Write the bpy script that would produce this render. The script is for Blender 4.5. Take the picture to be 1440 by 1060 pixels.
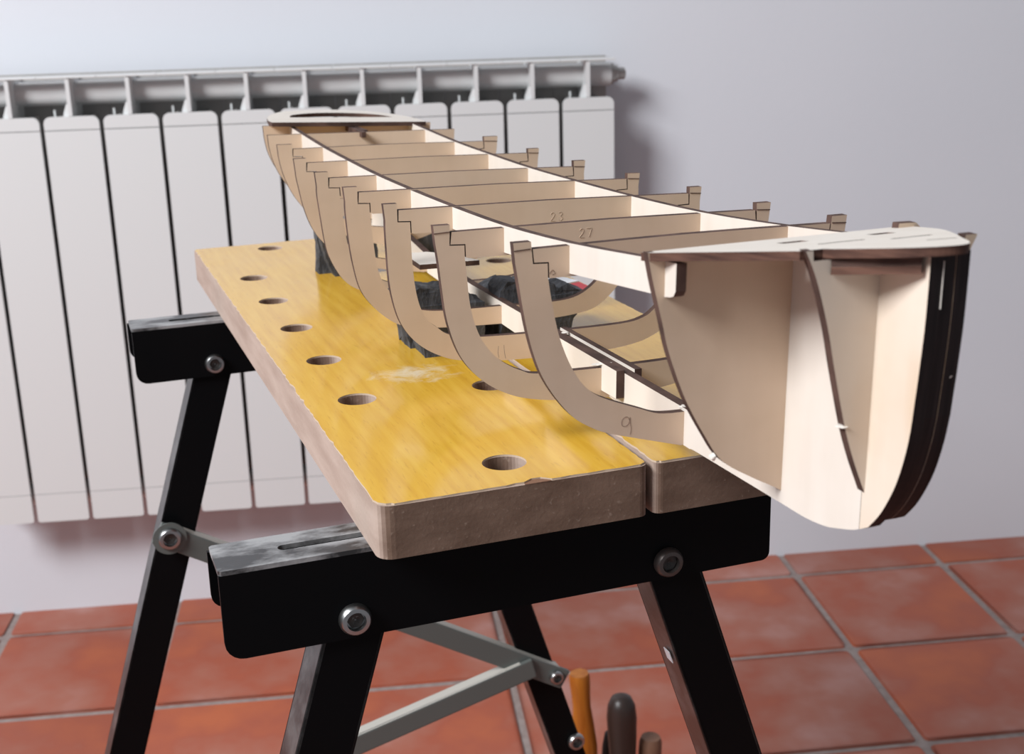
import bpy, bmesh, math, random
from mathutils import Vector, Matrix
from mathutils.geometry import tessellate_polygon
random.seed(7)
S = bpy.context.scene
for o in list(bpy.data.objects): bpy.data.objects.remove(o)
COL = S.collection

# ------------------------------------------------------------------ camera
cam = bpy.data.cameras.new('camera'); co = bpy.data.objects.new('camera', cam); COL.objects.link(co)
R2 = Vector((.99248, -.119632, -.025897)); U2 = Vector((.059174, .283734, .957075)); FW = Vector((.107149, .951411, -.28868))
m = Matrix.Identity(4)
for i in range(3): m[i][0], m[i][1], m[i][2] = R2[i], U2[i], -FW[i]
m.translation = Vector((0, -1.989614, .946948)); co.matrix_world = m
cam.sensor_fit = 'HORIZONTAL'; cam.sensor_width = 36; cam.lens = 1850.04/1440*36
cam.clip_start = .02; cam.clip_end = 50
cam.dof.use_dof = True; cam.dof.focus_distance = .60; cam.dof.aperture_fstop = 22
S.camera = co
# ------------------------------------------------------------------ light
W = bpy.data.worlds.new('World'); S.world = W; W.use_nodes = True
bg = W.node_tree.nodes['Background']; bg.inputs[0].default_value = (.86, .92, 1, 1); bg.inputs[1].default_value = .27
def area(name, loc, target, sx, sy, power, col):
    l = bpy.data.lights.new(name, 'AREA'); l.shape = 'RECTANGLE'; l.size = sx; l.size_y = sy; l.energy = power; l.color = col
    o = bpy.data.objects.new(name, l); COL.objects.link(o); o.location = loc
    o.rotation_euler = (Vector(target)-Vector(loc)).to_track_quat('-Z', 'Y').to_euler(); return o
area('window_daylight', (-1.90, -2.38, 2.50), (.1, -.9, .75), 1.1, 1.0, 128, (.965, .982, 1))
S.view_settings.view_transform = 'Standard'; S.view_settings.look = 'None'; S.view_settings.gamma = 1
S.view_settings.use_curve_mapping = False; S.view_settings.exposure = 0

# ------------------------------------------------------------------ materials
def mat(name, col, rough=.6, metal=0, spec=.5):
    M = bpy.data.materials.new(name); M.use_nodes = True
    b = M.node_tree.nodes['Principled BSDF']
    b.inputs['Base Color'].default_value = (*col, 1); b.inputs['Roughness'].default_value = rough
    b.inputs['Metallic'].default_value = metal; b.inputs['Specular IOR Level'].default_value = spec
    return M
def N(M, t): return M.node_tree.nodes.new(t)
def L(M, a, b): M.node_tree.links.new(a, b)
def bsdf(M): return M.node_tree.nodes['Principled BSDF']
def noise(M, scale, detail=4, vscale=None, rough=.55, dist=0):
    tc = N(M, 'ShaderNodeTexCoord'); mp = N(M, 'ShaderNodeMapping'); n = N(M, 'ShaderNodeTexNoise')
    if vscale: mp.inputs['Scale'].default_value = vscale
    L(M, tc.outputs['Object'], mp.inputs[0]); L(M, mp.outputs[0], n.inputs['Vector'])
    n.inputs['Scale'].default_value = scale; n.inputs['Detail'].default_value = detail; n.inputs['Roughness'].default_value = rough
    n.inputs['Distortion'].default_value = dist
    return n
def ramp(M, src, stops):
    r = N(M, 'ShaderNodeValToRGB'); e = r.color_ramp.elements
    while len(e) < len(stops): e.new(.5)
    for el, (p, c) in zip(e, stops): el.position = p; el.color = (*c, 1) if len(c) == 3 else c
    L(M, src, r.inputs[0]); return r
def mix(M, fac, a, b, mode='MIX'):
    x = N(M, 'ShaderNodeMix'); x.data_type = 'RGBA'; x.blend_type = mode
    for s, v in ((0, fac), (6, a), (7, b)):
        if hasattr(v, 'links'): L(M, v, x.inputs[s])
        else: x.inputs[s].default_value = v if s == 0 else (*v, 1)
    return x.outputs[2]
def bump(M, src, strength, dist=.001):
    b = N(M, 'ShaderNodeBump'); b.inputs['Strength'].default_value = strength; b.inputs['Distance'].default_value = dist
    L(M, src, b.inputs['Height']); L(M, b.outputs[0], bsdf(M).inputs['Normal'])
def base(M, src): L(M, src, bsdf(M).inputs['Base Color'])

def birch(name, a, b, glue=None):
    M = mat(name, a, .62, spec=.3)
    n = noise(M, 9, 4, (1.3, 1.3, 2.5)); r = ramp(M, n.outputs[0], [(.3, a), (.72, b)])
    n2 = noise(M, 60, 3, (1, 1, .2)); r2 = ramp(M, n2.outputs[0], [(.35, (.965, .955, .945)), (.6, (1, 1, 1))])
    c = mix(M, 1, r.outputs[0], r2.outputs[0], 'MULTIPLY')
    if glue:
        n3 = noise(M, 9, 2, (2, 2, .8)); f = ramp(M, n3.outputs[0], [(.56, (0, 0, 0)), (.7, (.55, .55, .55))])
        c = mix(M, f.outputs[0], c, glue)
    base(M, c); bump(M, n2.outputs[0], .08, .0006); return M
PLY = birch('birch_ply', (.70, .545, .415), (.62, .475, .35))
PLYW = birch('birch_ply_pale', (.70, .645, .585), (.655, .59, .525))
PLYG = birch('birch_ply_glue_stained', (.71, .62, .53), (.66, .545, .435), (.56, .36, .19))
CHAR = mat('laser_charred_edge', (.045, .022, .016), .75, spec=.25)
n = noise(CHAR, 60, 3, (1, 1, 1)); base(CHAR, ramp(CHAR, n.outputs[0], [(.3, (.040, .022, .018)), (.75, (.125, .072, .057))]).outputs[0])
CHARB = mat('stem_charred_edge', (.010, .006, .006), .6, spec=.3)
n = noise(CHARB, 90, 3, (6, .3, .3)); base(CHARB, ramp(CHARB, n.outputs[0], [(.35, (.006, .003, .0035)), (.7, (.022, .013, .013))]).outputs[0])
REDE = mat('brown_ply_edge', (.16, .075, .05), .7, spec=.25)
n = noise(REDE, 40, 3, (1, 1, 12)); base(REDE, ramp(REDE, n.outputs[0], [(.35, (.045, .020, .015)), (.65, (.135, .066, .046))]).outputs[0])
GLUE = mat('dried_glue', (.75, .70, .64), .4)
PENCIL = mat('pencil_line', (.24, .165, .125), .8)
PENCILF = mat('faint_burnt_digit', (.45, .34, .25), .8)

LAM = mat('yellow_wood_laminate', (.70, .40, .03), .17, spec=.95)
n = noise(LAM, 7, 4, (34, 2.0, 1)); r = ramp(LAM, n.outputs[0], [(.32, (.70, .42, .050)), (.55, (.64, .36, .032)), (.75, (.57, .30, .024))])
n1 = noise(LAM, 60, 2, (13, 1.5, 1)); r1 = ramp(LAM, n1.outputs[0], [(.62, (0, 0, 0)), (.70, (.3, .3, .3))])
c = mix(LAM, r1.outputs[0], r.outputs[0], (.38, .17, .015))
# pale sanding dust smeared over one spot of the board
tc = N(LAM, 'ShaderNodeTexCoord'); mp = N(LAM, 'ShaderNodeMapping'); mp.inputs['Location'].default_value = (-.066*17, -.172*24, 0); mp.inputs['Scale'].default_value = (17, 24, 0)
L(LAM, tc.outputs['Object'], mp.inputs[0]); gr = N(LAM, 'ShaderNodeTexGradient'); gr.gradient_type = 'SPHERICAL'; L(LAM, mp.outputs[0], gr.inputs[0])
n3 = noise(LAM, 75, 5, (.8, 1, 1), .75, .6); ma = N(LAM, 'ShaderNodeMath'); ma.operation = 'MULTIPLY'; L(LAM, gr.outputs[0], ma.inputs[0]); L(LAM, n3.outputs[0], ma.inputs[1])
dust = ramp(LAM, ma.outputs[0], [(.30, (0, 0, 0)), (.50, (.6, .6, .6))])
base(LAM, mix(LAM, dust.outputs[0], c, (.80, .74, .62)))
n4 = noise(LAM, 25, 3); rr = ramp(LAM, n4.outputs[0], [(.3, (.11, .11, .11)), (.7, (.20, .20, .20))]); L(LAM, rr.outputs[0], bsdf(LAM).inputs['Roughness'])
LAME = mat('chipped_laminate_edge', (.52, .41, .31), .7)
MDF = mat('fibreboard_edge', (.30, .19, .14), .85, spec=.2)
n = noise(MDF, 45, 5, (1, .35, 2)); r = ramp(MDF, n.outputs[0], [(.3, (.345, .255, .21)), (.7, (.46, .36, .305))])
n2 = noise(MDF, 420, 2); r2 = ramp(MDF, n2.outputs[0], [(.62, (0, 0, 0)), (.75, (.35, .35, .35))])
# the cross-cut ends (facing along the board) are dirtier and darker than the long sides
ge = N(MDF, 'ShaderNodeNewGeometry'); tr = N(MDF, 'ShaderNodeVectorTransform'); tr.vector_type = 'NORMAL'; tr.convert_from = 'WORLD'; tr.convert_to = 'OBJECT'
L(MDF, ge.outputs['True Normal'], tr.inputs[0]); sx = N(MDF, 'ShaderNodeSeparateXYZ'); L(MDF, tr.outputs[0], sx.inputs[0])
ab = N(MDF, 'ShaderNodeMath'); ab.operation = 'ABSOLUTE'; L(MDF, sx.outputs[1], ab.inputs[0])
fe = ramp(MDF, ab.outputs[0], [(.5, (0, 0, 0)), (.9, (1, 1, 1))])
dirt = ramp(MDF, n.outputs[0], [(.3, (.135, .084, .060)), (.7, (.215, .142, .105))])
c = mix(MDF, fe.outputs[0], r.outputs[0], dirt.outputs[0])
base(MDF, mix(MDF, r2.outputs[0], c, (.46, .36, .29))); bump(MDF, n2.outputs[0], .25, .0006)

BLACK = mat('black_painted_steel', (.0035, .0035, .004), .40, spec=.07)
n = noise(BLACK, 30, 5, (1, 1, 1), .6); L(BLACK, ramp(BLACK, n.outputs[0], [(.3, (.30, .30, .30)), (.7, (.46, .46, .46))]).outputs[0], bsdf(BLACK).inputs['Roughness'])
bump(BLACK, n.outputs[0], .12, .0006)
WORN = mat('worn_black_steel', (.01, .01, .01), .33, spec=.8)
n = noise(WORN, 26, 6, (1, 2.5, 1), .65); f = ramp(WORN, n.outputs[0], [(.42, (.012, .012, .012)), (.58, (.30, .30, .305))])
base(WORN, f.outputs[0]); L(WORN, ramp(WORN, n.outputs[0], [(.4, (.32, .32, .32)), (.65, (.5, .5, .5))]).outputs[0], bsdf(WORN).inputs['Roughness']); bump(WORN, n.outputs[0], .2, .0008)
SCUFF = mat('scuffed_black_steel', (.02, .02, .02), .32, spec=.5)
n = noise(SCUFF, 34, 6, (1, 1, 1), .7); base(SCUFF, ramp(SCUFF, n.outputs[0], [(.45, (.010, .010, .010)), (.72, (.10, .10, .10))]).outputs[0]); bump(SCUFF, n.outputs[0], .25, .0008)
ZINC = mat('zinc_plated_bolt', (.42, .42, .42), .32, 1)
SOCK = mat('hex_socket_shade', (.05, .045, .042), .5, .4); PALEE = mat('pale_worn_metal_edge', (.42, .40, .36), .5)
DZINC = mat('dull_dark_bolt', (.10, .085, .08), .4, .6)
GREY = mat('grey_painted_brace', (.105, .115, .108), .45, spec=.5)
FOAM = mat('dark_grey_foam', (.028, .030, .035), .85, spec=.3)
n = noise(FOAM, 70, 6, (1, 1, .45), .7); base(FOAM, ramp(FOAM, n.outputs[0], [(.35, (.028, .029, .034)), (.68, (.13, .135, .15))]).outputs[0]); bump(FOAM, n.outputs[0], .9, .003)
RAD = mat('white_radiator_enamel', (.69, .70, .70), .38, spec=.45)
RADG = mat('dusty_shaded_radiator_casting', (.40, .385, .375), .6)  # dusty grey, with the shade inside the white openings put into the colour
WALL = mat('white_plaster_wall', (.69, .705, .755), .9, spec=.2)
n = noise(WALL, 1.5, 3); r = ramp(WALL, n.outputs[0], [(.3, (.685, .70, .748)), (.7, (.72, .735, .782))])
n2 = noise(WALL, 90, 4); base(WALL, r.outputs[0]); bump(WALL, n2.outputs[0], .12, .002)
TILE = mat('terracotta_tile', (.33, .075, .04), .42, spec=.4)
oi = N(TILE, 'ShaderNodeObjectInfo'); tc = N(TILE, 'ShaderNodeTexCoord'); ad = N(TILE, 'ShaderNodeVectorMath'); ad.operation = 'ADD'
L(TILE, tc.outputs['Object'], ad.inputs[0]); L(TILE, oi.outputs['Location'], ad.inputs[1])
n = N(TILE, 'ShaderNodeTexNoise'); n.inputs['Scale'].default_value = 5; n.inputs['Detail'].default_value = 4; n.inputs['Roughness'].default_value = .55; L(TILE, ad.outputs[0], n.inputs['Vector'])
r = ramp(TILE, n.outputs[0], [(.32, (.47, .125, .055)), (.46, (.38, .098, .055)), (.56, (.39, .14, .095)), (.70, (.46, .235, .20))])
hs = N(TILE, 'ShaderNodeHueSaturation'); mr = N(TILE, 'ShaderNodeMapRange'); mr.inputs[3].default_value = .84; mr.inputs[4].default_value = 1.12
L(TILE, oi.outputs['Random'], mr.inputs[0]); L(TILE, mr.outputs[0], hs.inputs['Value']); L(TILE, r.outputs[0], hs.inputs['Color']); base(TILE, hs.outputs[0])
L(TILE, ramp(TILE, n.outputs[0], [(.4, (.5, .5, .5)), (.7, (.34, .34, .34))]).outputs[0], bsdf(TILE).inputs['Roughness'])
GROUT = mat('grey_grout', (.26, .215, .205), .9)
n = noise(GROUT, 60, 3); base(GROUT, ramp(GROUT, n.outputs[0], [(.3, (.26, .205, .19)), (.7, (.36, .30, .28))]).outputs[0])
ORANGE = mat('varnished_orange_wood', (.42, .13, .012), .3)
n = noise(ORANGE, 20, 3, (6, 6, .6)); base(ORANGE, ramp(ORANGE, n.outputs[0], [(.3, (.50, .17, .018)), (.7, (.33, .09, .008))]).outputs[0])
DARKW = mat('dark_brown_handle', (.035, .022, .018), .38)
OLDW = mat('worn_brown_wood', (.20, .10, .06), .6)
STEEL = mat('tool_steel', (.45, .46, .48), .3, 1)
BOXW = mat('plain_box_wood', (.30, .2, .12), .7)
PAPER = mat('white_paper', (.72, .73, .76), .6); RED = mat('red_print', (.50, .02, .03), .5)
RUBBER = mat('black_rubber', (.012, .012, .012), .7)

# ------------------------------------------------------------------ mesh helpers
def link(name, bm, mats, parent=None, smooth=False):
    me = bpy.data.meshes.new(name); bmesh.ops.recalc_face_normals(bm, faces=bm.faces[:]); bm.to_mesh(me); bm.free()
    for mm in (mats if isinstance(mats, (list, tuple)) else [mats]): me.materials.append(mm)
    if smooth:
        for p in me.polygons: p.use_smooth = True
        try: me.set_sharp_from_angle(angle=math.radians(40))
        except Exception: pass
    o = bpy.data.objects.new(name, me); COL.objects.link(o)
    if parent: o.parent = parent
    return o
def tag(o, label=None, cat=None, group=None, kind=None):
    for k, v in (('label', label), ('category', cat), ('group', group), ('kind', kind)):
        if v: o[k] = v
    return o
def empty(name, M):
    o = bpy.data.objects.new(name, None); COL.objects.link(o); o.empty_display_size = .05; o.matrix_world = M; return o
def smoothpts(p, n=5):
    out = []
    for i in range(len(p)-1):
        a, b, c, d = p[max(i-1, 0)], p[i], p[i+1], p[min(i+2, len(p)-1)]
        for k in range(n):
            t = k/n
            out.append(tuple(.5*((2*b[j])+(-a[j]+c[j])*t+(2*a[j]-5*b[j]+4*c[j]-d[j])*t*t+(-a[j]+3*b[j]-3*c[j]+d[j])*t**3) for j in (0, 1)))
    out.append(tuple(p[-1])); return out
XZ = lambda u, v, h: (u, h, v)      # plate standing across the hull, thickness along y
YZ = lambda u, v, h: (h, u, v)      # plate standing along the hull, thickness along x
XY = lambda u, v, h: (u, v, h)      # lying plate, thickness along z
def add_plate(bm, loops, h0, h1, fn, fm=0, em=1, h1fn=None):
    """loops of 2D points, first the outline, then holes, extruded from h0 to h1"""
    lp = [[Vector((p[0], p[1], 0)) for p in l] for l in loops]
    tris = tessellate_polygon(lp); flat = [p for l in loops for p in l]
    A = [bm.verts.new(fn(p[0], p[1], h0)) for p in flat]; B = [bm.verts.new(fn(p[0], p[1], h1)) for p in flat]
    for t in tris:
        for V in (A, B):
            try: bm.faces.new([V[i] for i in t]).material_index = fm
            except ValueError: pass
    k = 0
    for l in loops:
        n = len(l)
        for i in range(n):
            a, b = k+i, k+(i+1) % n
            try: bm.faces.new((A[a], A[b], B[b], B[a])).material_index = em
            except ValueError: pass
        k += n
def plate(name, loops, h0, h1, fn, mats, parent=None):
    bm = bmesh.new(); add_plate(bm, loops, h0, h1, fn); return link(name, bm, mats, parent)
def add_box(bm, a, b, mi=0, bev=0):
    r = bmesh.ops.create_cube(bm, size=1)
    vs = r['verts']
    for v in vs: v.co = Vector([(a[i]+b[i])/2+v.co[i]*(b[i]-a[i]) for i in range(3)])
    fs = list({f for v in vs for f in v.link_faces})
    for f in fs: f.material_index = mi
    if bev:
        es = list({e for f in fs for e in f.edges})
        r2 = bmesh.ops.bevel(bm, geom=es, offset=bev, segments=2, profile=.7, affect='EDGES')
        for f in r2['faces']: f.material_index = mi
def add_bar(bm, p, q, w, t, wdir, mi=0, bev=.0):
    """rectangular bar from p to q; width w measured along wdir, thickness t across"""
    p, q = Vector(p), Vector(q); ax = (q-p); ln = ax.length; ax.normalize(); wd = Vector(wdir); wd = (wd-ax*wd.dot(ax)).normalized(); td = ax.cross(wd)
    b2 = bmesh.new(); add_box(b2, (-w/2, -t/2, 0), (w/2, t/2, ln), mi, bev)
    M = Matrix((wd, td, ax)).transposed().to_4x4(); M.translation = p; b2.transform(M)
    tmp = bpy.data.meshes.new('tmp'); b2.to_mesh(tmp); b2.free(); bm.from_mesh(tmp); bpy.data.meshes.remove(tmp)
def add_lathe(bm, prof, M=None, seg=24, mi=0):
    rings = []
    for r, z in prof:
        rings.append([bm.verts.new((M or Matrix())@Vector((r*math.cos(2*math.pi*k/seg), r*math.sin(2*math.pi*k/seg), z))) for k in range(seg)])
    for a, b in zip(rings, rings[1:]):
        for k in range(seg): bm.faces.new((a[k], a[(k+1) % seg], b[(k+1) % seg], b[k])).material_index = mi
    for R in (rings[0], rings[-1]): bm.faces.new(R).material_index = mi
def add_tube(bm, pts, r, seg=6):
    pts = [Vector(p) for p in pts]; rings = []
    for i, p in enumerate(pts):
        d = (pts[min(i+1, len(pts)-1)]-pts[max(i-1, 0)]).normalized(); a = d.cross(Vector((0, 1, 0)) if abs(d.y) < .9 else Vector((1, 0, 0))).normalized(); b = d.cross(a)
        rings.append([bm.verts.new(p+a*r*math.cos(2*math.pi*k/seg)+b*r*math.sin(2*math.pi*k/seg)) for k in range(seg)])
    for a, b in zip(rings, rings[1:]):
        for k in range(seg): bm.faces.new((a[k], a[(k+1) % seg], b[(k+1) % seg], b[k]))
    for R in (rings[0], rings[-1]): bm.faces.new(R)
def circle(cx, cy, r, n=36): return [(cx+r*math.cos(2*math.pi*k/n), cy+r*math.sin(2*math.pi*k/n)) for k in range(n)]
def rrect(x0, y0, x1, y1, r, n=6):
    rs = r if isinstance(r, (list, tuple)) else (r,)*4; out = []
    for (cx, cy, a0), q in zip(((x0, y0, 180), (x1, y0, 270), (x1, y1, 0), (x0, y1, 90)), rs):
        sx = 1 if cx == x0 else -1; sy = 1 if cy == y0 else -1
        if q == 0: out.append((cx, cy)); continue
        for k in range(n+1):
            a = math.radians(a0+90*k/n); out.append((cx+sx*q+q*math.cos(a), cy+sy*q+q*math.sin(a)))
    return out

# ------------------------------------------------------------------ room
bm = bmesh.new(); add_box(bm, (-3.2, 0, -.03), (3.2, .15, 2.6)); tag(link('wall_back', bm, WALL), 'white plastered wall behind the radiator', kind='structure')
TS = .25104; TX = .67488; TY = .08114
ix0, ix1, iy0, iy1 = -10, 6, -1, 9
bm = bmesh.new(); add_box(bm, (TX+ix0*TS, -TY-iy1*TS, -.04), (TX+ix1*TS, 0, -.003))
fl = tag(link('floor', bm, GROUT), 'terracotta tiled floor with grey grout', kind='structure')
bm = bmesh.new(); h = TS/2-.006
add_plate(bm, [rrect(-h, -h, h, h, .006, 3)], -.012, 0, XY, 0, 0); bmesh.ops.bevel(bm, geom=[e for e in bm.edges if all(v.co.z > -.001 for v in e.verts) and len(e.link_faces) == 2 and any(abs(f.normal.z) < .5 for f in e.link_faces)], offset=.0018, segments=2, affect='EDGES')
t0 = link('tile', bm, TILE, fl); tme = t0.data
bm = bmesh.new(); add_plate(bm, [rrect(-h, -(TY-.006)/2, h, (TY-.006)/2, .004, 3)], -.012, 0, XY, 0, 0); cut0 = link('tile', bm, TILE, fl)
used = [False, False]
for iy in range(iy0, iy1):
    for ix in range(ix0, ix1):
        src = cut0 if iy < 0 else t0; k = 0 if iy < 0 else 1
        if used[k]: o = src.copy(); COL.objects.link(o); o.parent = fl
        else: o = src; used[k] = True
        o.location = (TX+(ix+.5)*TS, -(TY-.006)/2 if iy < 0 else -TY-(iy+.5)*TS, random.uniform(-.0006, .0006))
        if iy >= 0: o.rotation_euler[2] = random.choice((0, 1, 2, 3))*math.pi/2+random.uniform(-.004, .004)

# ------------------------------------------------------------------ radiator
RX = -.42633; P = .08
rad = tag(empty('radiator', Matrix.Translation((RX+.2, -.1, .191))), 'white sectional aluminium radiator with open top grille on the wall', 'radiator')
def radp(name, bm, mm, par=None, smooth=False):
    return link(name, bm, mm, par, smooth)
zb, zt = 0, .5925
def section():
    bm = bmesh.new()
    hw = P/2-.0030
    # three enamelled face fields with fine seams between them
    add_plate(bm, [rrect(-hw, .0445, hw, .5735, .0006, 2)], 0, .006, XZ, 0, 0)
    add_plate(bm, [rrect(-hw, .5746, hw, zt, (.0006, .0006, .009, .009), 5)], 0, .006, XZ, 0, 0)
    add_plate(bm, [rrect(-hw, 0, hw, .0437, (.004, .004, .0006, .0006), 5)], 0, .006, XZ, 0, 0)
    add_box(bm, (-hw+.001, .0055, .006), (hw-.001, .009, zt-.006))
    s = radp('radiator_section', bm, RAD, rad)
    bm = bmesh.new()
    # central web that carries the face and rises as the post between two openings
    add_plate(bm, [[(.0095, .004), (.075, .004), (.075, .6425), (.0005, .6425), (.0005, zt+.0005), (.0095, zt+.0005)]], -.0027, .0027, YZ, 0, 0)
    add_plate(bm, [[(-.0115, zt-.008), (0, zt-.008), (0, zt+.019), (-.0055, zt+.016), (-.0100, zt+.004)]], .0062, .016, XZ, 0, 0)
    radp('web', bm, RAD, s)
    bm = bmesh.new()
    add_box(bm, (-P/2+.0004, -.001, .6438), (P/2-.0004, .024, .6465), 0, .0012)
    radp('top_bar', bm, RAD, s)
    for zc in (.6215, .03):
        bm = bmesh.new()
        add_lathe(bm, [(.0170, -P/2), (.0170, P/2)], Matrix.Translation((0, .046, zc))@Matrix.Rotation(math.pi/2, 4, 'Y'), 24)
        radp('collector_tube', bm, RAD, s, True)
    for x in (-.022, .022):
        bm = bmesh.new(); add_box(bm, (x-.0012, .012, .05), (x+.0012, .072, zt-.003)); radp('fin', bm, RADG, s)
    for x in (-.024,):
        bm = bmesh.new(); add_box(bm, (x-.0012, .016, zt-.003), (x+.0012, .02, zt+.008)); radp('lug', bm, RAD, s)
    bm = bmesh.new(); add_box(bm, (-P/2+.0004, .0755, .012), (P/2-.0004, .0785, .6465)); radp('back_plate', bm, RADG, s)  # its grey carries the shade behind the openings
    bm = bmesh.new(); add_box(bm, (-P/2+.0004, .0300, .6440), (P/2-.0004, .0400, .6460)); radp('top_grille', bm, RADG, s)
    return s
s0 = section()
def copytree(o, par=None):
    c = o.copy(); COL.objects.link(c); c.parent = par
    for ch in o.children: copytree(ch, c)
    return c
for k in range(-2, 10):
    s = s0 if k == -2 else copytree(s0, rad)
    s.location = ((k+.5)*P-.2, 0, 0)
bm = bmesh.new(); add_lathe(bm, [(.0150, 0), (.0150, .005), (.0115, .005), (.0115, .011), (.0085, .012), (.0085, .022), (.005, .023)], Matrix.Translation((10*P-.2, .046, .6215))@Matrix.Rotation(math.pi/2, 4, 'Y'), 6)
tag(radp('end_plug', bm, RADG, rad), 'grey hexagonal bleed plug')
for x in (-.2, .5):
    bm = bmesh.new(); add_box(bm, (x-.01, .079, .60), (x+.01, .0995, .615)); radp('wall_bracket', bm, RADG, rad)

# ------------------------------------------------------------------ workbench
O = Vector((-.000409, -1.499587, .747798)); sv = Vector((.973601, .228258, 0)); ev = Vector((-.228258, .973601, 0))
MB = Matrix(((sv.x, ev.x, 0, O.x), (sv.y, ev.y, 0, O.y), (0, 0, 1, 0), (0, 0, 0, 1)))
bench = tag(empty('workbench', MB), 'folding workbench with two yellow boards on a black steel trestle frame', 'workbench')
ZT = O.z; TH = .024
def board(x0, x1, holes, rads, chip=None):
    out = rrect(x0, 0, x1, .5835, rads, 6)
    if chip:   # broken-out half round at the front edge
        i = [j for j, p in enumerate(out) if p[1] < 1e-6 and p[0] < chip[0]-chip[1]]
        j = max(i)
        arc = [(chip[0]-chip[1]*math.cos(math.pi*k/10), .0052*math.sin(math.pi*k/10)) for k in range(11)]
    hl = [circle(a, b, .0094) for a, b in holes]
    hl2 = [circle(a, b, .0097) for a, b in holes]
    bm = bmesh.new()
    add_plate(bm, [out]+hl, ZT-TH, ZT-.0008, XY, 0, 0)
    b = link('board', bm, MDF, bench)
    jag = []
    for k in range(len(out)):
        p, q = Vector((*out[k], 0)), Vector((*out[(k+1) % len(out)], 0)); n = max(1, int((q-p).length/.004))
        for t in range(n):
            r = p.lerp(q, t/n); c = Vector(((x0+x1)/2, .29, 0)); dd = Vector((1 if r.x < x0+.012 else -1 if r.x > x1-.012 else 0, 1 if r.y < .012 else -1 if r.y > .57 else 0, 0))
            jit = .0003+abs(random.gauss(0, .00035))+(.0012*random.random() if random.random() < .06 else 0)
            if chip and r.y < .001 and abs(r.x-chip[0]) < chip[1]: jit = .0002+.0040*math.sqrt(max(0, 1-((r.x-chip[0])/chip[1])**2))
            r = r+dd*jit; jag.append((r.x, r.y))
    bm = bmesh.new(); add_plate(bm, [jag]+hl2, ZT-.0008, ZT, XY, 0, 1)
    lo = link('laminate', bm, [LAM, LAME], b)
    return b
H1 = [(.0635, .0266), (.0569, .5600)]+[(.0264, .1418+.0780*k) for k in range(5)]+[(.0955, .1365+.0782*k) for k in range(5)]
board(0, .1196, H1, (.007, .004, .003, .003), (.0690, .0060))
H2 = [(.178, .0266), (.178, .5600)]+[(.2045, .1190+.0780*k) for k in range(6)]+[(.146, .1365+.0782*k) for k in range(5)]
board(.1224, .2310, H2, (.004, .004, .003, .003))
bm = bmesh.new(); add_plate(bm, [[(.0690-.0059*math.cos(math.pi*k/10), .0040*math.sin(math.pi*k/10)) for k in range(11)]], ZT-.0012, ZT-.0006, XY, 0, 0)
tag(link('edge_chip', bm, OLDW, bench), 'bare brown chip broken out of the laminate')
def beam(e0, e1, slot):
    bm = bmesh.new(); z0, z1 = ZT-.0640, ZT-TH
    x0, x1 = -.0625, .190
    add_plate(bm, [rrect(x0, z0, x1, z1-.002, (.008, .004, 0, 0), 5)], e0, e0+.002, XZ, 0, 0)
    add_plate(bm, [rrect(x0-.001, z0+.012, x1+.004, z1-.002, (.006, .004, 0, 0), 5)], e1-.002, e1, XZ, 0, 0)
    top = [(x0, e0+.0012), (x0+.0012, e0), (x1-.0012, e0), (x1, e0+.0012), (x1, e1-.0012), (x1-.0012, e1), (x0+.0012, e1), (x0, e1-.0012)]
    hole = rrect(-.036, (e0+e1)/2-.0026, .20-.036, (e0+e1)/2+.0026, .0025, 5)
    add_plate(bm, [top, hole], z1-.002, z1, XY, 1, 1)
    return link('trestle_beam', bm, [BLACK, WORN], bench)
beam(.016, .044, True); beam(.437, .465, True)
def bolt(name, s, z, e0, r=.0070, m_=ZINC, label=None):
    M = Matrix.Translation((s, e0, z))@Matrix.Rotation(math.pi/2, 4, 'X')
    bm = bmesh.new(); add_lathe(bm, [(r, -.0005), (r, .0012), (r*.95, .0028), (r*.84, .0038), (r*.60, .0040), (r*.57, .0012), (.0005, .0012)], M, 24)
    o = link(name, bm, m_, bench, True)
    bm = bmesh.new(); add_lathe(bm, [(r*.55, .0011), (r*.54, .0020), (r*.30, .0019), (.0005, .0012)], M, 6); link('socket', bm, SOCK, o)  # dark disc: shade of the bolt's hex recess put into the colour
    if label: o['label'] = label
for e0, lab in ((.016, 'f'), (.437, 'r')):
    bolt('bolt', -.0085, ZT-.0550, e0, label='bright zinc bolt')
    bolt('bolt', .1370, ZT-.0555, e0, m_=DZINC if e0 < .1 else ZINC, label='dull dark bolt' if e0 < .1 else None)
def leg(s0, s1, e0, e1, sh=0):
    zt_, zb_ = ZT-.046, .014
    k = (s1-s0)/(zt_-zb_); p = (s0-.0*k, (e0+e1)/2, zt_); q = (s1, (e0+e1)/2, zb_)
    bm = bmesh.new(); w = .0255
    # folded channel: web in front, two flanges running back
    ax = (Vector(q)-Vector(p)).normalized(); wd = Vector((1, 0, 0)); wd = (wd-ax*wd.dot(ax)).normalized()
    f = (e1-e0)
    for off, tw, te, ee, mi in ((0, w, .002, e0+.001, 0), (-w/2+.001, .002, f, (e0+e1)/2, 1), (w/2-.001, .002, f, (e0+e1)/2, 1), (0, w, .002, e1-.001, 0)):
        o3 = wd*off
        add_bar(bm, Vector((p[0], ee, p[2]))+o3, Vector((q[0], ee, q[2]))+o3, tw, te, wd, mi, .0006)
    l = link('leg', bm, [BLACK, SCUFF], bench)
    bm = bmesh.new(); add_bar(bm, (q[0]-k*(-.02)*0-.0, (e0+e1)/2, .0), (q[0], (e0+e1)/2, .03), w+.006, f+.006, (1, 0, 0), 0, .002)
    link('rubber_foot', bm, RUBBER, l); return l
leg(-.0030, -.2130, .0185, .0415); lr = leg(.1365, .3650, .0185, .0415)
leg(-.0050, -.2190, .4395, .4625); leg(.1390, .3500, .4395, .4625)
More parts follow.
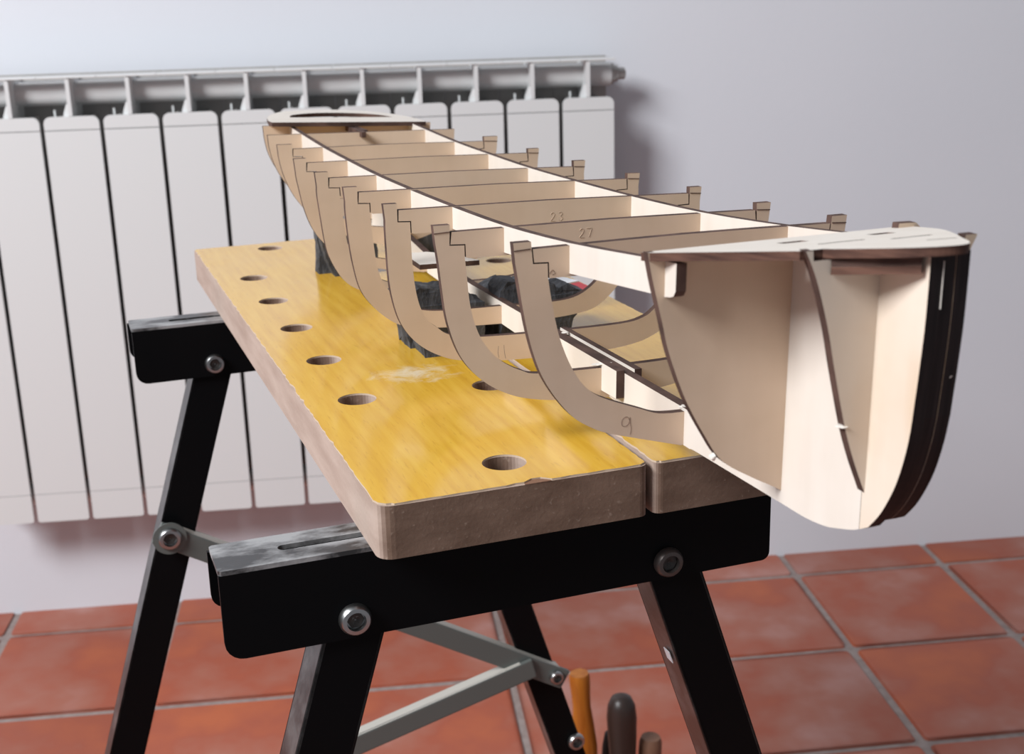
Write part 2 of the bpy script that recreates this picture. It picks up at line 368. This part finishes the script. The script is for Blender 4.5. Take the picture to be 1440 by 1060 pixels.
bm = bmesh.new(); zc = ZT-.110; sc = .1365+.2285*(.110-.046)/.688-.0135
add_bar(bm, (sc-.0008-.001, .027, zc+.003), (sc-.0008+.001, .027, zc-.003), .006, .0004, (0, 1, 0)); tag(link('sticker', bm, PAPER, lr), 'small white sticker')
# braces of the far trestle
eb = .4335
def brace(p, q, w=.017):
    bm = bmesh.new(); a, b = Vector((p[0], eb, p[1])), Vector((q[0], eb, q[1])); dd = (b-a).normalized()
    add_bar(bm, a-dd*.010, b+dd*.010, w, .004, (0, 0, 1), 0, .0012)
    up = Vector((0, 0, 1)); up = (up-dd*up.dot(dd)).normalized()*(w/2-.0008)
    add_bar(bm, a+up+Vector((0, .004, 0)), b+up+Vector((0, .004, 0)), .0016, .011, (0, 0, 1), 1, .0004)
    return link('brace', bm, [GREY, PALEE], bench)
brace((-.0525, ZT-.1790), (.2440, ZT-.3560))
eb = .4290
brace((.2140, ZT-.3440), (-.115, ZT-.4230))
bolt('pivot_bolt', -.0525, ZT-.1790, .4310, .0085); bolt('pivot_bolt', .2440, ZT-.3560, .4310, .0060)
bm = bmesh.new(); add_lathe(bm, [(.012, 0), (.012, .0012)], Matrix.Translation((-.0525, .4312, ZT-.179))@Matrix.Rotation(math.pi/2, 4, 'X'), 28); link('washer', bm, GREY, bench)
bolt('pivot_bolt', .2640, ZT-.4260, .4385, .0075)
bm = bmesh.new(); add_box(bm, (.186, .018, ZT-.033), (.229, .042, ZT-TH), 0, .002); link('jaw_guide', bm, BLACK, bench)
# ------------------------------------------------------------------ model hull
c1 = Vector((.1201867, -1.50326894, .76534043)); HS = .912; tv = Vector((.97411748, .22521232, -.01935324)); dv = Vector((-.22525451, .97429996, 0)); wv = Vector((.01885586, .0043594, .99981271))
MH = Matrix(((tv.x, dv.x, wv.x, c1.x), (tv.y, dv.y, wv.y, c1.y), (tv.z, dv.z, wv.z, c1.z), (0, 0, 0, 1)))@Matrix.Scale(HS, 4)
hull = tag(empty('model_ship_hull', MH), 'unplanked plywood model ship skeleton of keel, ribs and bow bulkheads propped above the bench', 'ship model')
mm = lambda pts, k=0: [(a/1000, (b+k*a)/1000) for a, b in pts]
SP = 80.08; TC = 2.5; TK = 4.0
XF = [SP*i for i in range(7)]+[560.6, 612]
KS = [.010, .002, -.006, -.008, -.008, -.006, -.006, -.010, -.018]
TCS = [2.5, 2.4, 2.9, 1.7, .8, .8, .6, -.8, -1.0]
HEAD = [97.5, 91.6, 89.3, 87.2, 85.8, 85.2, 86.2, 85.2, 86.4]
BTOP = [94.4, 88.2, 85.9, 84.0, 81.9, 82.1, 82.7, 84.9, 86.6]
OUT = [[(-74.6, 89), (-72.9, 79), (-71.6, 71), (-69.4, 59.8), (-66.2, 48.3), (-62.2, 38.7), (-55.9, 28.8), (-48.5, 20.4), (-40.1, 14.8), (-32.5, 11.4), (-18.2, 7.1), (TC, 1.2)],
 [(-84.3, 83), (-83, 74.6), (-81.5, 60.8), (-79.7, 47.8), (-76.4, 36.1), (-72.1, 26.9), (-65.9, 19.1), (-57.8, 12.3), (-46.8, 6.6), (-35.6, 3.5), (-22, 1.6), (TC, .3)],
 [(-87, 81), (-87, 73.7), (-86.2, 52.8), (-84.8, 41.1), (-81.3, 28.2), (-75.7, 18.8), (-68, 11.6), (-58.1, 6.1), (-48, 3.1), (-30, 1), (TC, .3)],
 [(-89.5, 79), (-89.5, 72.8), (-88.1, 55.1), (-86.1, 41.2), (-82.9, 28.2), (-77.3, 19.1), (-69, 10.7), (-60, 5), (-48, 2.4), (-30, .9), (TC, .3)],
 [(-89.1, 77), (-89.1, 71.1), (-87.3, 55), (-85.9, 43.5), (-84, 34.1), (-79.8, 24.5), (-74.3, 16.4), (-66.3, 10.4), (-50, 4.6), (-30, 2.0), (TC, .4)],
 [(-87.0, 77), (-86.6, 72.1), (-85.2, 64.6), (-82.7, 52.1), (-77.8, 38), (-70.7, 27.4), (-60, 18), (-45, 10), (-25, 4.5), (TC, 1)],
 [(-84.2, 81), (-83.8, 76.3), (-81.5, 65.6), (-76.8, 53.3), (-69.4, 41.4), (-58, 29.5), (-40, 18), (-20, 10.5), (TC, 5)],
 [(-77.6, 82), (-77, 75), (-74.4, 64), (-69, 52), (-60, 40), (-46, 29), (-28, 20), (TC, 13)],
 [(-72.4, 82), (-71.8, 75), (-69, 63), (-61.5, 49), (-46, 37), (-26, 28), (TC, 21)]]
HI = [(-67.8, -67.0, 88.3, -60.6), (-77.2, -77.6, 82.0, -70.4), (-80.6, -80.6, 79.7, -73.9), (-82.2, -82.4, 77.5, -75.6), (-81.7, -82.0, 75.7, -75.1), (-79.4, -79.8, 76.1, -73.4), (-73.6, -73.8, 77.0, -66.8), (-69, -69.2, 78.5, -62), (-58, -58.2, 80, -52)]
INN = [[(-60.4, 81.8), (-59.3, 75), (-58.2, 68.9), (-55.9, 58.5), (-53.2, 50.4), (-49.5, 42.2), (-44.9, 35.1), (-39.3, 30), (-31.8, 26.1), (-18.5, 20.9), (-8.8, 17.4), (TC, 16.6)],
 [(-70.3, 76.1), (-69.4, 66.7), (-68.4, 55.4), (-66.4, 45.7), (-62.9, 36.6), (-57.6, 28.9), (-51.3, 23.4), (-43, 18.9), (-33.2, 16.3), (TC, 15.6)],
 [(-73.8, 73.7), (-73.5, 61.3), (-72.4, 46.9), (-70.3, 36), (-66.6, 27.8), (-60.7, 22.3), (-54.2, 18), (-40, 15.3), (TC, 14.4)],
 [(-75.5, 72), (-73.9, 53), (-72.2, 40.1), (-69.8, 32.4), (-66.2, 26.5), (-58, 18.5), (-47, 13), (-30, 11.2), (TC, 11.3)],
 [(-74.9, 70.3), (-73.6, 58.8), (-71.9, 43.7), (-69, 33), (-60, 21.5), (-46, 13.5), (-28, 10.5), (TC, 9.8)],
 [(-73, 70), (-71, 55), (-67, 43), (-58, 30), (-45, 18.5), (-25, 12), (TC, 10.8)],
 [(-66.5, 71), (-64.5, 60), (-58, 47), (-45, 34), (-25, 24), (TC, 20)],
 [(-61.5, 71), (-58, 60), (-49, 46), (-32, 35), (TC, 28)],
 [(-51.5, 72), (-47, 60), (-37, 49), (TC, 36)]]
mir = lambda p: [(2*TC-a, b) for a, b in p]
frames = []; beams = []
for i in range(9):
    y0 = XF[i]/1000; k = KS[i]; hi, hs, sw, si = HI[i]
    ot = OUT[i][0][0]-.9*(HEAD[i]-OUT[i][0][1])/9
    lo = [(ot, HEAD[i])]+smoothpts(OUT[i])
    li = [(hi, HEAD[i]), (hs, sw), (si, sw-.3)]+smoothpts(INN[i])
    TC = TCS[i]; lo[-1] = (TC, lo[-1][1]); li[-1] = (TC, li[-1][1])
    if i >= 7:    # the two aftermost ribs are closed rings cut in one piece
        top = BTOP[i]; lo[0] = (lo[0][0], top); inner = [(INN[i][0][0], top-12.6)]+li[3:]
        f = plate('frame', [mm(lo+mir(lo)[::-1][1:], k), mm(inner+mir(inner)[::-1][1:], k)], y0, y0+TK/1000, XZ, [PLY, CHAR], hull); frames.append(f)
        continue
    poly = lo+mir(lo)[::-1][1:]+mir(li)+li[::-1][1:]
    f = plate('frame', [mm(poly, k)], y0, y0+TK/1000, XZ, [PLY, CHAR], hull); frames.append(f)
    if i < 7:   # engraved snap-off line across each head tab
        for sgn in (1, -1) if i < 2 else (-1,):
            pts = [(ot+.3, BTOP[i]-.2), (hi-.2, BTOP[i]+.2)]
            if sgn < 0: pts = mir(pts)
            bm = bmesh.new(); add_tube(bm, [((a)/1000, y0-.0001, (b+k*a)/1000) for a, b in pts], .00022); link('score_line', bm, CHAR, f)
    g = .55; bt = BTOP[i]; bb = bt-12.6; zl = [(hi+g+.2, bt), (hs+g, sw+g), (si+g, sw+g-.3), (INN[i][0][0]+g, max(bb, INN[i][0][1]))]
    if bb < INN[i][0][1]: zl.append((INN[i][0][0]+g+1.2, bb))
    poly = zl+mir(zl)[::-1]
    poly = poly+[(30, bt+.5), (TC, bt+.7), (-25, bt+.5)]
    beams.append(plate('deck_beam', [mm(poly, k)], y0, y0+TK/1000, XZ, [PLY, CHAR], hull))
# keel, cheeks and stem
KB = [(612, 13), (560, 5), (480, 2), (400, .5), (320, .15), (200, .15), (60, .2), (0, 1.2), (-9.7, 2.2), (-32.2, 3.7), (-61.6, 5.6), (-85, 7.0), (-103.6, 7.6), (-116.7, 9.3), (-125, 11.6), (-134.9, 15), (-142.4, 18.9)]
ST = [(-142.4, 18.9), (-149.1, 27), (-155.8, 39.8), (-160.1, 55.1), (-161.7, 69.6), (-162.6, 80), (-163.5, 94), (-163.7, 109), (-163.7, 116.6)]
bot = smoothpts(KB, 3)[:-1]+smoothpts(ST, 4)
SPL = -137.3
keel = [(SPL-1, 112.0), (SPL-.0, 16.4)] if 0 else [p for p in bot if p[0] > SPL]+[(SPL, 16.2), (SPL, 112.2), (-88, 105.0), (-82, 104.0), (-82, 20), (-60, 19), (0, 18.2), (80, 16.8), (160, 15.2), (300, 12.5), (400, 13), (480, 20), (560, 28), (612, 36)]
kp = [(a/1000, b/1000) for a, b in keel]
KO = lambda u: .0036*min(1, max(0, (u+.082)/.082))
KF = lambda u, v, h: (h+KO(u), u, v)
def lerp_at(pts, u):
    for (a, b), (c, d) in zip(pts, pts[1:]):
        if a <= u <= c: return b+(d-b)*(u-a)/max(1e-9, c-a)
    return pts[-1][1]
botl = sorted((a/1000, b/1000) for a, b in bot if a > -137); topl = [(-.082, .0198), (-.06, .019), (0, .0182), (.08, .0168), (.16, .0152), (.30, .0125), (.40, .013), (.48, .020), (.56, .028), (.612, .036)]
us = sorted({-.082, .612}|{round(p[0], 5) for p in botl+topl if -.082 < p[0] < .612})
bm = bmesh.new()
fore = [(-.082, lerp_at(botl, -.082))]+[p for p in kp if p[0] < -.0825]+[(-.082, .104), (-.082, .0198)]
fore = [fore[0]]+[p for p in fore[1:]]
add_plate(bm, [fore], 0, .005, KF)
for a, b in zip(us, us[1:]):
    q = [KF(u, f, hh) for u in (a, b) for f in (lerp_at(botl, u), lerp_at(topl, u)) for hh in (0, .005)]
    V = [bm.verts.new(c) for c in q]     # a-bottom(0,1) a-top(2,3) b-bottom(4,5) b-top(6,7)
    for ids, mi in (((0, 4, 6, 2), 0), ((1, 3, 7, 5), 0), ((0, 1, 5, 4), 1), ((2, 6, 7, 3), 1)): bm.faces.new([V[i] for i in ids]).material_index = mi
    if b == us[-1]: bm.faces.new([V[i] for i in (4, 5, 7, 6)]).material_index = 1
bmesh.ops.remove_doubles(bm, verts=bm.verts[:], dist=1e-6)
link('keel', bm, [PLYW, CHAR], hull)
ck = [(SPL-.25, 16.3)]+[p for p in bot if p[0] < SPL-.4]+[(SPL-.25, 112.7)]
ckp = [(a/1000, b/1000) for a, b in ck]
plate('stem_post', [ckp], 0, .0048, YZ, [PLYG, CHARB], hull)
ck2 = [(a+.6, b+1.5 if b < 60 else b) for a, b in ck]
for q0, q1 in ((.0049, .0098), (.0100, .0150)):
    plate('stem_cheek', [[(a/1000, b/1000) for a, b in ck2]], q0, q1, YZ, [PLYG, CHARB], hull)
bm = bmesh.new(); add_box(bm, (.0048, -.1640, .099), (.0050, -.1630, .114)); link('glue_line', bm, GLUE, hull)
for t0_, t1_ in ((-.0008, .0034), (.0088, .0126)):
    plate('keel_cheek', [[(.0625, .0048), (.1585, .0010), (.1585, .0168), (.0625, .0186)]], t0_, t1_, YZ, [PLYW, CHAR], hull)
# bow bulkheads
b1 = [(-59.6, 109.3), (-57.4, 98.6), (-53.3, 83), (-50.2, 71.1), (-43.3, 53.5), (-35, 38.5), (-27.4, 27.6), (-15.2, 19.6), (-3, 13), (TC, 11)]
b1 = [(a+1.6, b) for a, b in b1]; TC = -2.0
lo = [p for p in smoothpts(b1) if p[0] < -2]; ri = [p for p in mir(smoothpts(b1)) if p[0] > 8]; ri[0] = (51.5, 110.0); lo[0] = (-57.2, 107.6)
b1p = lo+[(0, 12.0), (5, 13.5)]+ri[::-1]+[(44, 110.2), (43.5, 105.1), (-54.2, 104.5), (-54.4, 107.6)]
plate('bow_bulkhead', [mm(b1p, .012)], -.0870, -.0830, XZ, [PLY, CHAR], hull)
b2 = [(-28.6, 116.2), (-23.8, 106), (-18.5, 89.6), (-15, 75.3), (-9.7, 55.3), (-5.4, 42.8), (.3, 29.4)]
lo = smoothpts(b2, 6); lo[0] = (-28.4, 115.2)
cx = 4.3; ri = [(2*cx-a, b) for a, b in smoothpts(b2, 6)]; ri[0] = (2*cx+28, 115.6)
b2p = lo+ri[::-1]+[(2*cx+23.5, 115.6), (2*cx+23.2, 112.2), (-25.2, 111.9), (-25.5, 115.2)]
plate('bow_bulkhead', [mm(b2p, .012)], -.1390, -.1350, XZ, [PLYG, CHAR], hull)
# bow deck: leaning up towards the stem, level across
sl = -.14; tb = .0185
def DK(u, v, h): return (v, u, .1072+sl*(u+.087)+tb*(v+.057)+h)
out = [(-80.5, 52), (-80.5, -57.2), (-87, -57.0), (-136.8, -29), (-137.2, -20.8), (-141, -20)]
tip = smoothpts([(-141, -20), (-156, -11.5), (-165.5, -4), (-169.6, 4), (-167.5, 10.5), (-159, 17), (-148, 23.5), (-131, 34), (-109, 45.5), (-88, 50.5), (-80.5, 52)], 5)
out = out[:-1]+tip[:-1]
def slot(cx, cy, a, b, rot=0):
    c, s_ = math.cos(rot), math.sin(rot); return [((cx+c*x-s_*y)/1000, (cy+s_*x+c*y)/1000) for x, y in ((-a, -b), (a, -b), (a, b), (-a, b))]
holes = [slot(-101, -9.5, 2.6, 5, 0), slot(-103, 25, 2.6, 4.5, 0), slot(-119, -2, 1, 9, 0), slot(-127, 20, 1, 8, 0), slot(-145, 18, .8, 5, .3)]
bm = bmesh.new(); add_plate(bm, [[(a/1000, b/1000) for a, b in out]]+holes, -.003, 0, DK)
link('bow_deck', bm, [PLYW, REDE], hull)
for k, (h0, h1) in enumerate(((-.0058, -.0031), (-.0085, -.0059))):
    bm = bmesh.new(); add_plate(bm, [[(a/1000, b/1000) for a, b in ((-139.5, -19), (-139.5, -.2), (-160, -.2), (-162.5, -2.2))]], h0, h1, DK)
    link('deck_block', bm, [PLYW, CHAR if k == 0 else REDE], hull)
bm = bmesh.new(); add_plate(bm, [[(a/1000, b/1000) for a, b in ((-139.5, 15.2), (-139.5, 30), (-151, 21), (-161, 16), (-161, 15.2))]], -.0085, -.0031, DK); link('deck_block', bm, [PLYW, CHARB], hull)
# stringers
ST_ = [(-.0955, .1046), (-.087, .1038), (-.08, .1032), (0, .0951), (.08, .0894), (.16, .0863), (.24, .0842), (.32, .0828), (.40, .0828), (.48, .0834), (.56, .0854), (.612, .0869), (.66, .0876)]
for sgn, x0 in ((-1, -.051), (1, .051)):
    k_ = -.003 if sgn > 0 else 0
    top = [(a, b) for a, b in ST_]
    if sgn > 0: top = [(a, b+.0006*(1-min(1, max(0, a)/.16))-.0004) for a, b in top]
    botm = [(a, b-.0126+(.0012 if a > .1 else 0)) for a, b in ST_[1:]]
    end = [(-.0915, botm[0][1]+.0008), (-.0938, botm[0][1]+.0016), (-.0953, botm[0][1]+.0036)]
    poly = smoothpts(top, 3)+botm[::-1]+end
    s = plate('stringer', [poly], x0, x0+TK/1000, YZ, [PLYW, CHAR], hull)
# stern deck with its half round opening
def SD(u, v, h): return (v, u, .0897+h-.034*v)
o_ = [(.598, -.0675), (.598, .0625), (.612, .0635)]+smoothpts([(.640, .0625), (.672, .056), (.705, .043), (.722, .022), (.726, .003), (.722, -.018), (.705, -.040), (.672, -.056), (.640, -.0645)], 4)+[(.612, -.068)]
hole = [(.645, -.044)]+smoothpts([(.645, .046), (.668, .040), (.684, .026), (.692, .003), (.686, -.020), (.668, -.038), (.645, -.044)], 5)[:-1]
bm = bmesh.new(); add_plate(bm, [o_, hole], -.0035, 0, SD); tag(link('stern_deck', bm, [PLYW, CHAR], hull), 'pale rounded stern deck with a half round opening')
for t0_, mtl in ((.0000, CHAR), (.0050, CHAR)):
    bm = bmesh.new(); add_box(bm, (t0_-.004, .552 if t0_ == 0 else .566, .0815), (t0_-.0006, .66, .0858)); tag(link('rudder_rail', bm, mtl, hull), 'dark square rail below the stern deck')
# plate lying on the keel amidships and the far floor blocks
bm = bmesh.new(); add_plate(bm, [[(.2465, -.045), (.2465, -.0080), (.270, -.0160), (.284, -.030), (.284, -.045)]], .0355, .0385, lambda u, v, h: (v, u, h+.0005)); tag(link('inner_platform', bm, [PLYW, CHAR], hull), 'small white ply platform inside the ribs')
bm = bmesh.new(); add_box(bm, (-.022, .268, .0120), (-.018, .280, .0357)); link('platform_post', bm, [PLYW], hull)
# glue lumps at the joints
for (x, y, z) in ((.0066, -.1648+.0012, .066),): pass
gl = [((-.0096, -.1375, .0545), (.004, .0045, .0011)), ((.0127, -.1602, .0755), (.0042, .003, .0024)), ((-.0285, -.085, .0285), (.0024, .003, .003)), ((.0, .0815, .0172), (.010, .004, .0012)), ((.0045, -.040, .0192), (.003, .008, .0008)), ((.0065, .145, .0172), (.004, .003, .001)), ((.005, .003, .0178), (.004, .005, .0012))]
for c, sz in gl:
    bm = bmesh.new(); bmesh.ops.create_icosphere(bm, subdivisions=2, radius=.5)
    for v in bm.verts: v.co = Vector([c[j]+v.co[j]*sz[j]*(1+.25*math.sin(v.co[(j+1) % 3]*9)) for j in range(3)])
    link('glue_spot', bm, GLUE, hull, True)
# writing on the ribs and beams
def strokes(par, y, lines, r, m_, k=0):
    for ln in lines:
        bm = bmesh.new(); add_tube(bm, [(a/1000, y/1000-.00005, (b+k*a)/1000) for a, b in (smoothpts(ln, 4) if len(ln) > 2 else ln)], r); link('number_stroke', bm, m_, par)
strokes(frames[0], 0, [[(-22.6, 15.6), (-24.0, 17.6), (-26.2, 16.6), (-26.3, 13.9), (-24.4, 13.4), (-23.0, 15.0), (-22.6, 17.2), (-22.4, 14.5), (-22.0, 12), (-22.4, 9.3)]], .00011, PENCIL)
strokes(frames[1], SP, [[(-54.3, 32), (-54.6, 29), (-54.2, 26.3)], [(-51.6, 32.2), (-51.4, 29), (-50.8, 25.6)]], .00013, PENCIL)
def digit2(x, z, s=1): return [(x, z+4*s), (x+1.2*s, z+5*s), (x+2.4*s, z+4*s), (x+1.6*s, z+2.2*s), (x, z+.0), (x+2.6*s, z)]
def digit3(x, z, s=1): return [(x, z+4.6*s), (x+1.4*s, z+5*s), (x+2.2*s, z+3.9*s), (x+1, z+2.7*s), (x+2.4*s, z+1.4*s), (x+1.2*s, z), (x, z+.5*s)]
strokes(beams[2], 2*SP, [digit2(3.8, 75.4, .9), digit3(8.4, 75.4, .9)], .00015, PENCILF)
strokes(beams[1], SP, [digit2(-13, 81.2, .85)], .00015, PENCILF)
strokes(beams[1], SP, [[(-9.5, 85.4), (-6.8, 85.4)], [(-6.8, 85.4), (-8.2, 81.2)]], .00015, PENCILF)
strokes(beams[0], 0, [[(-60, 83), (-58.5, 84.6), (-57.4, 83.2), (-58.6, 82.6)]], .00015, PENCIL)

# ------------------------------------------------------------------ foam supports under the hull
def foam(name, poly, y0, y1, label, z0=None):
    bm = bmesh.new(); n = max(2, int((y1-y0)/6))
    dense = []
    for k in range(len(poly)):
        p, q = Vector((*poly[k], 0)), Vector((*poly[(k+1) % len(poly)], 0)); c = max(1, int((q-p).length/3.5))
        for t in range(c): r = p.lerp(q, t/c); dense.append((r.x, r.y))
    add_plate(bm, [mm(dense)], y0/1000, y1/1000, XZ, 0, 0)
    es = [e for e in bm.edges if abs((e.verts[0].co-e.verts[1].co).y) > .8*(y1-y0)/1000]
    bmesh.ops.subdivide_edges(bm, edges=es, cuts=n)
    for v in bm.verts:
        if v.co.z > -.0185: v.co += Vector((random.uniform(-1, 1), random.uniform(-.6, .6), random.uniform(-1, 1)))*.0006
    zmin = min(v.co.z for v in bm.verts)
    cx = sum(v.co.x for v in bm.verts)/len(bm.verts)
    bm.transform(MH)
    # the underside lies flat on the board
    low = [v for v in bm.verts if v.co.z < ZT+.0035]
    for v in low: v.co.z = ZT
    c = sum((v.co for v in low), Vector())/len(low); bm.transform(Matrix.Translation(-c))
    o = link(name, bm, FOAM); o.location = c
    tag(o, label, 'foam block', 'dark foam blocks propping the hull'); return o
nearL = [(-41, -20), (-3, -20), (-3, 12), (-9, 13), (-14, 19), (-22, 22), (-33, 21.5), (-44.5, 23.6), (-50, 20), (-50, 8), (-45, 0)]
foam('foam_block', nearL, 252.5, 276, 'dark grey foam slab under the left bilge, nearer of the front pair')
foam('foam_block', [(a-1, b-6) if b > 1 else (a-3 if a < -9 else a, b) for a, b in nearL], 277, 300.5, 'dark grey foam slab under the left bilge, farther of the front pair')
nearR = [(8, -20), (54, -20), (54.5, -7), (60, 2), (67, 9), (65, 12.5), (58, 14), (51, 19), (45, 15.5), (40, 21), (31, 22.5), (26, 14), (20, 22), (12, 22.5), (7, 17)]
foam('foam_block', nearR, 252.5, 276, 'jagged dark foam piece inside the ribs right of the keel, nearer one')
foam('foam_block', [(a+1, b-6.5+2.0*math.sin(a)) if b > 8 else (a, b) for a, b in nearR], 277, 300.5, 'jagged dark foam piece inside the ribs right of the keel, farther one')
farL = [(-40.6, -20), (-6, -20), (-6, 10), (-30, 16), (-48, 17), (-51, 11), (-46, -8)]
foam('foam_block', farL, 506.5, 520, 'dark foam slab under the stern left bilge, nearer one')
foam('foam_block', [(-50.5, -20), (-6, -20), (-6, 6), (-30, 12), (-47, 14), (-51, 11.5), (-49.5, -2)], 521, 535, 'dark foam slab under the stern left bilge, farther one')
farR = [(8, -20), (40, -20), (50, 2), (54, 14), (30, 16), (8, 10)]
foam('foam_block', farR, 506.5, 535, 'dark foam block under the stern right bilge')

# ------------------------------------------------------------------ papers on the far right of the bench
def sheet(name, pts, th, m_, label, cat):
    bm = bmesh.new(); c = Vector((sum(p[0] for p in pts)/len(pts), sum(p[1] for p in pts)/len(pts), 0))
    add_plate(bm, [[(p[0]-c.x, p[1]-c.y) for p in pts]], 0, th, XY, 0, 0)
    o = link(name, bm, m_); o.matrix_world = MB@Matrix.Translation((c.x, c.y, ZT)); return tag(o, label, cat)
sheet('leaflet', [(.190, .352), (.222, .361), (.229, .336), (.199, .327)], .0012, PAPER, 'small white leaflet lying on the board at the right', 'leaflet')
sheet('card', [(.205, .326), (.2285, .3345), (.2295, .310), (.212, .304)], .0008, RED, 'small red card beside the white leaflet on the board', 'card')

# ------------------------------------------------------------------ tools standing under the bench
YT = -.75
box = empty('tool_box', Matrix.Translation((.235, YT, 0))); tag(box, 'plain open wooden tool box on the floor under the bench', 'box')
for nm, a, b in (('panel', (-.085, -.045, .006), (-.077, .045, .075)), ('panel', (.077, -.045, .006), (.085, .045, .075)), ('panel', (-.077, -.045, .006), (.077, -.037, .075)), ('panel', (-.077, .037, .006), (.077, .045, .075)), ('base', (-.085, -.045, 0), (.085, .045, .006))):
    bm = bmesh.new(); add_box(bm, a, b, 0, .0008); link(nm, bm, BOXW, box)
def tool(name, x, y, ztop, lean, prof, m_, label, ferr=STEEL, tip=None):
    ln = prof[-1][1]; shaft = ztop-ln-.007
    M = Matrix.Translation((x, y, .0065))@Matrix.Rotation(lean, 4, 'Y')
    o = empty(name, M); tag(o, label, 'tool')
    bm = bmesh.new(); add_lathe(bm, [(r, z+shaft) for r, z in prof], None, 24); link('handle', bm, m_, o, True)
    bm = bmesh.new(); add_lathe(bm, [(prof[0][0]*.95, shaft-.012), (prof[0][0]*1.02, shaft-.010), (prof[0][0]*1.02, shaft+.002)], None, 20); link('ferrule', bm, ferr, o, True)
    bm = bmesh.new(); add_box(bm, (-.006, -.0015, 0), (.006, .0015, shaft-.01), 0, .0005); link('blade', bm, STEEL, o); return o
tool('hand_tool', .217, YT, .237, -.06, [(.0085, 0), (.0120, .012), (.0135, .045), (.0118, .072), (.0098, .094), (.0102, .108), (.0112, .122), (.0112, .130), (.0100, .134)], ORANGE, 'tool with an orange varnished wooden handle beside the dark leg')
tool('hand_tool', .252, YT-.004, .209, -.02, [(.0110, 0), (.0135, .008), (.0145, .030), (.0158, .058), (.0164, .078), (.0150, .092), (.0110, .101), (.0050, .1045), (.001, .105)], DARKW, 'dark brown round-ended tool handle right of the orange one')
tool('hand_tool', .2755, YT+.004, .149, .05, [(.0085, 0), (.0115, .02), (.0128, .05), (.0125, .064), (.0105, .070)], OLDW, 'short worn wooden tool handle, lowest and rightmost of the tools')
tool('hand_tool', .232, YT+.022, .150, .08, [(.008, 0), (.0095, .02), (.0100, .05), (.0085, .066), (.004, .070)], RUBBER, 'small black tool handle between the orange and brown handles')
